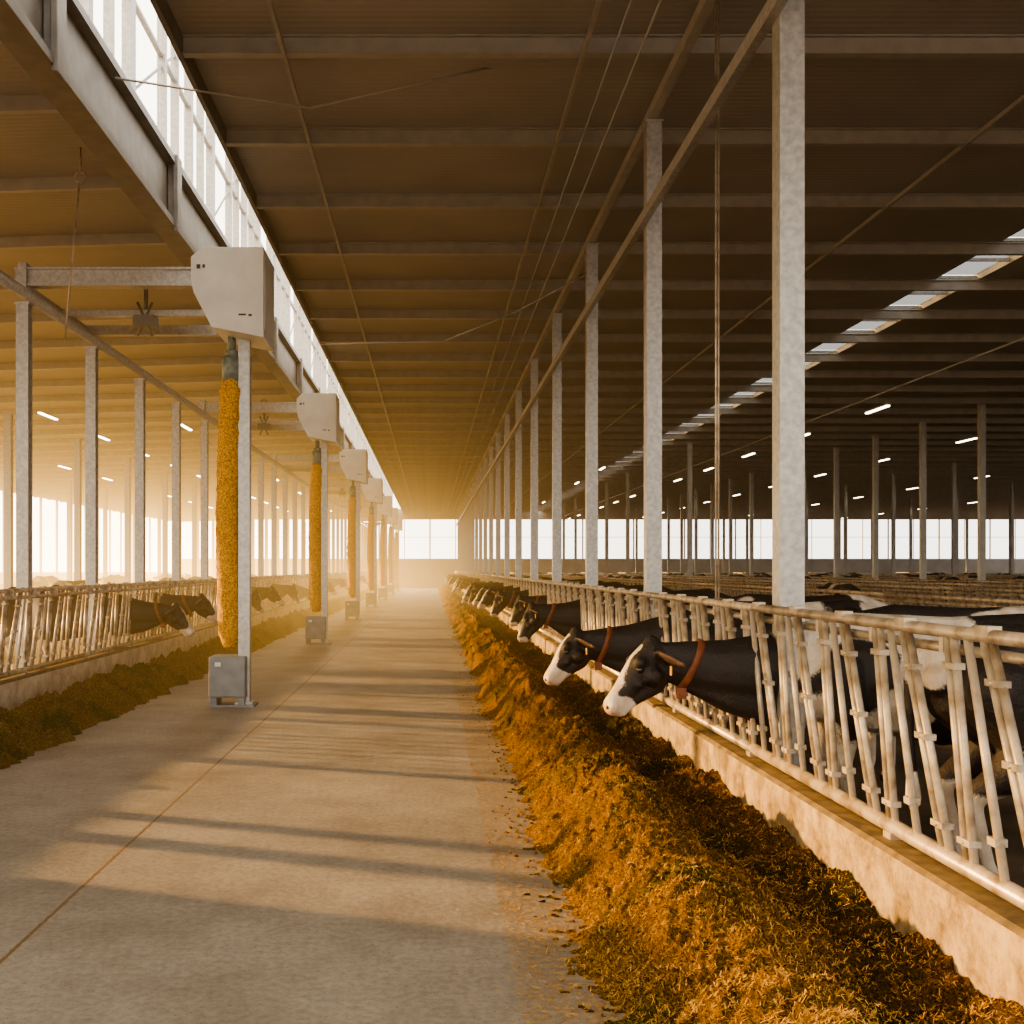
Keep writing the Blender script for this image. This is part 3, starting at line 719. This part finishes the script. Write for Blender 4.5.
nt.links.new(mul(mul(mr.outputs[0], da.outputs['Fac']), mul(mz.outputs[0], my.outputs[0])), em.inputs['Strength'])
em.inputs['Color'].default_value = (1, .54, .13, 1); nt.links.new(em.outputs[0], out.inputs['Volume'])
ng = bpy.data.node_groups.new('haze_volume', 'GeometryNodeTree')
ng.interface.new_socket(name='Geometry', in_out='OUTPUT', socket_type='NodeSocketGeometry')
go = ng.nodes.new('NodeGroupOutput'); vc = ng.nodes.new('GeometryNodeVolumeCube'); sm = ng.nodes.new('GeometryNodeSetMaterial')
vc.inputs['Density'].default_value = 1; vc.inputs['Min'].default_value = (XL + .3, 9, .02); vc.inputs['Max'].default_value = (12, YE - .3, 8.5)
for a, v in (('X', 16), ('Y', 24), ('Z', 5)): vc.inputs['Resolution ' + a].default_value = v
sm.inputs['Material'].default_value = hm
ng.links.new(vc.outputs[0], sm.inputs['Geometry']); ng.links.new(sm.outputs[0], go.inputs[0])
hme = bpy.data.meshes.new('haze'); hme.materials.append(hm)
ho = obj('haze_glow', hme, (0, 0, 0), 'golden glowing volume painting sunlit haze into the barn air', 'haze', kind='stuff')
gm = ho.modifiers.new('volume', 'NODES'); gm.node_group = ng

# ------------------------------------------------------------ light
W = bpy.data.worlds.new('World'); scene.world = W; W.use_nodes = True; nt = W.node_tree; N, L = nt.nodes, nt.links
bg = N['Background']
tc = N.new('ShaderNodeTexCoord'); sp = N.new('ShaderNodeSeparateXYZ'); L.new(tc.outputs['Generated'], sp.inputs[0])
r = N.new('ShaderNodeMapRange'); r.inputs['From Min'].default_value = 1; r.inputs['From Max'].default_value = -1; L.new(sp.outputs['X'], r.inputs['Value'])
cr = N.new('ShaderNodeValToRGB'); L.new(r.outputs[0], cr.inputs[0])
cr.color_ramp.elements[0].position = .2; cr.color_ramp.elements[0].color = (.95, .88, .80, 1)
cr.color_ramp.elements[1].position = .95; cr.color_ramp.elements[1].color = (1, .66, .30, 1)
e = cr.color_ramp.elements.new(.6); e.color = (1, .91, .77, 1)
L.new(cr.outputs[0], bg.inputs['Color'])
st = N.new('ShaderNodeMapRange'); st.inputs['From Min'].default_value = .4; st.inputs['From Max'].default_value = 1; st.inputs['To Min'].default_value = 3.0; st.inputs['To Max'].default_value = 8.5
L.new(r.outputs[0], st.inputs['Value']); L.new(st.outputs[0], bg.inputs['Strength'])
sun = bpy.data.lights.new('sun', 'SUN'); sun.energy = 14; sun.color = (1, .55, .18); sun.angle = math.radians(1.6)
so = bpy.data.objects.new('sun', sun); COL.objects.link(so)
dirv = Vector((.94, -.34, -math.tan(math.radians(10.5)))).normalized()
so.rotation_euler = dirv.to_track_quat('-Z', 'Y').to_euler()

# ------------------------------------------------------------ camera
cam = bpy.data.cameras.new('camera'); co = bpy.data.objects.new('camera', cam); COL.objects.link(co)
co.location = (0, 0, 1.7); co.rotation_euler = (math.radians(90), 0, 0)
cam.sensor_width = 36; cam.lens = 1100 / 1024 * 36; cam.shift_x = 82 / 1024; cam.shift_y = 56 / 1024; cam.clip_end = 1000
scene.camera = co
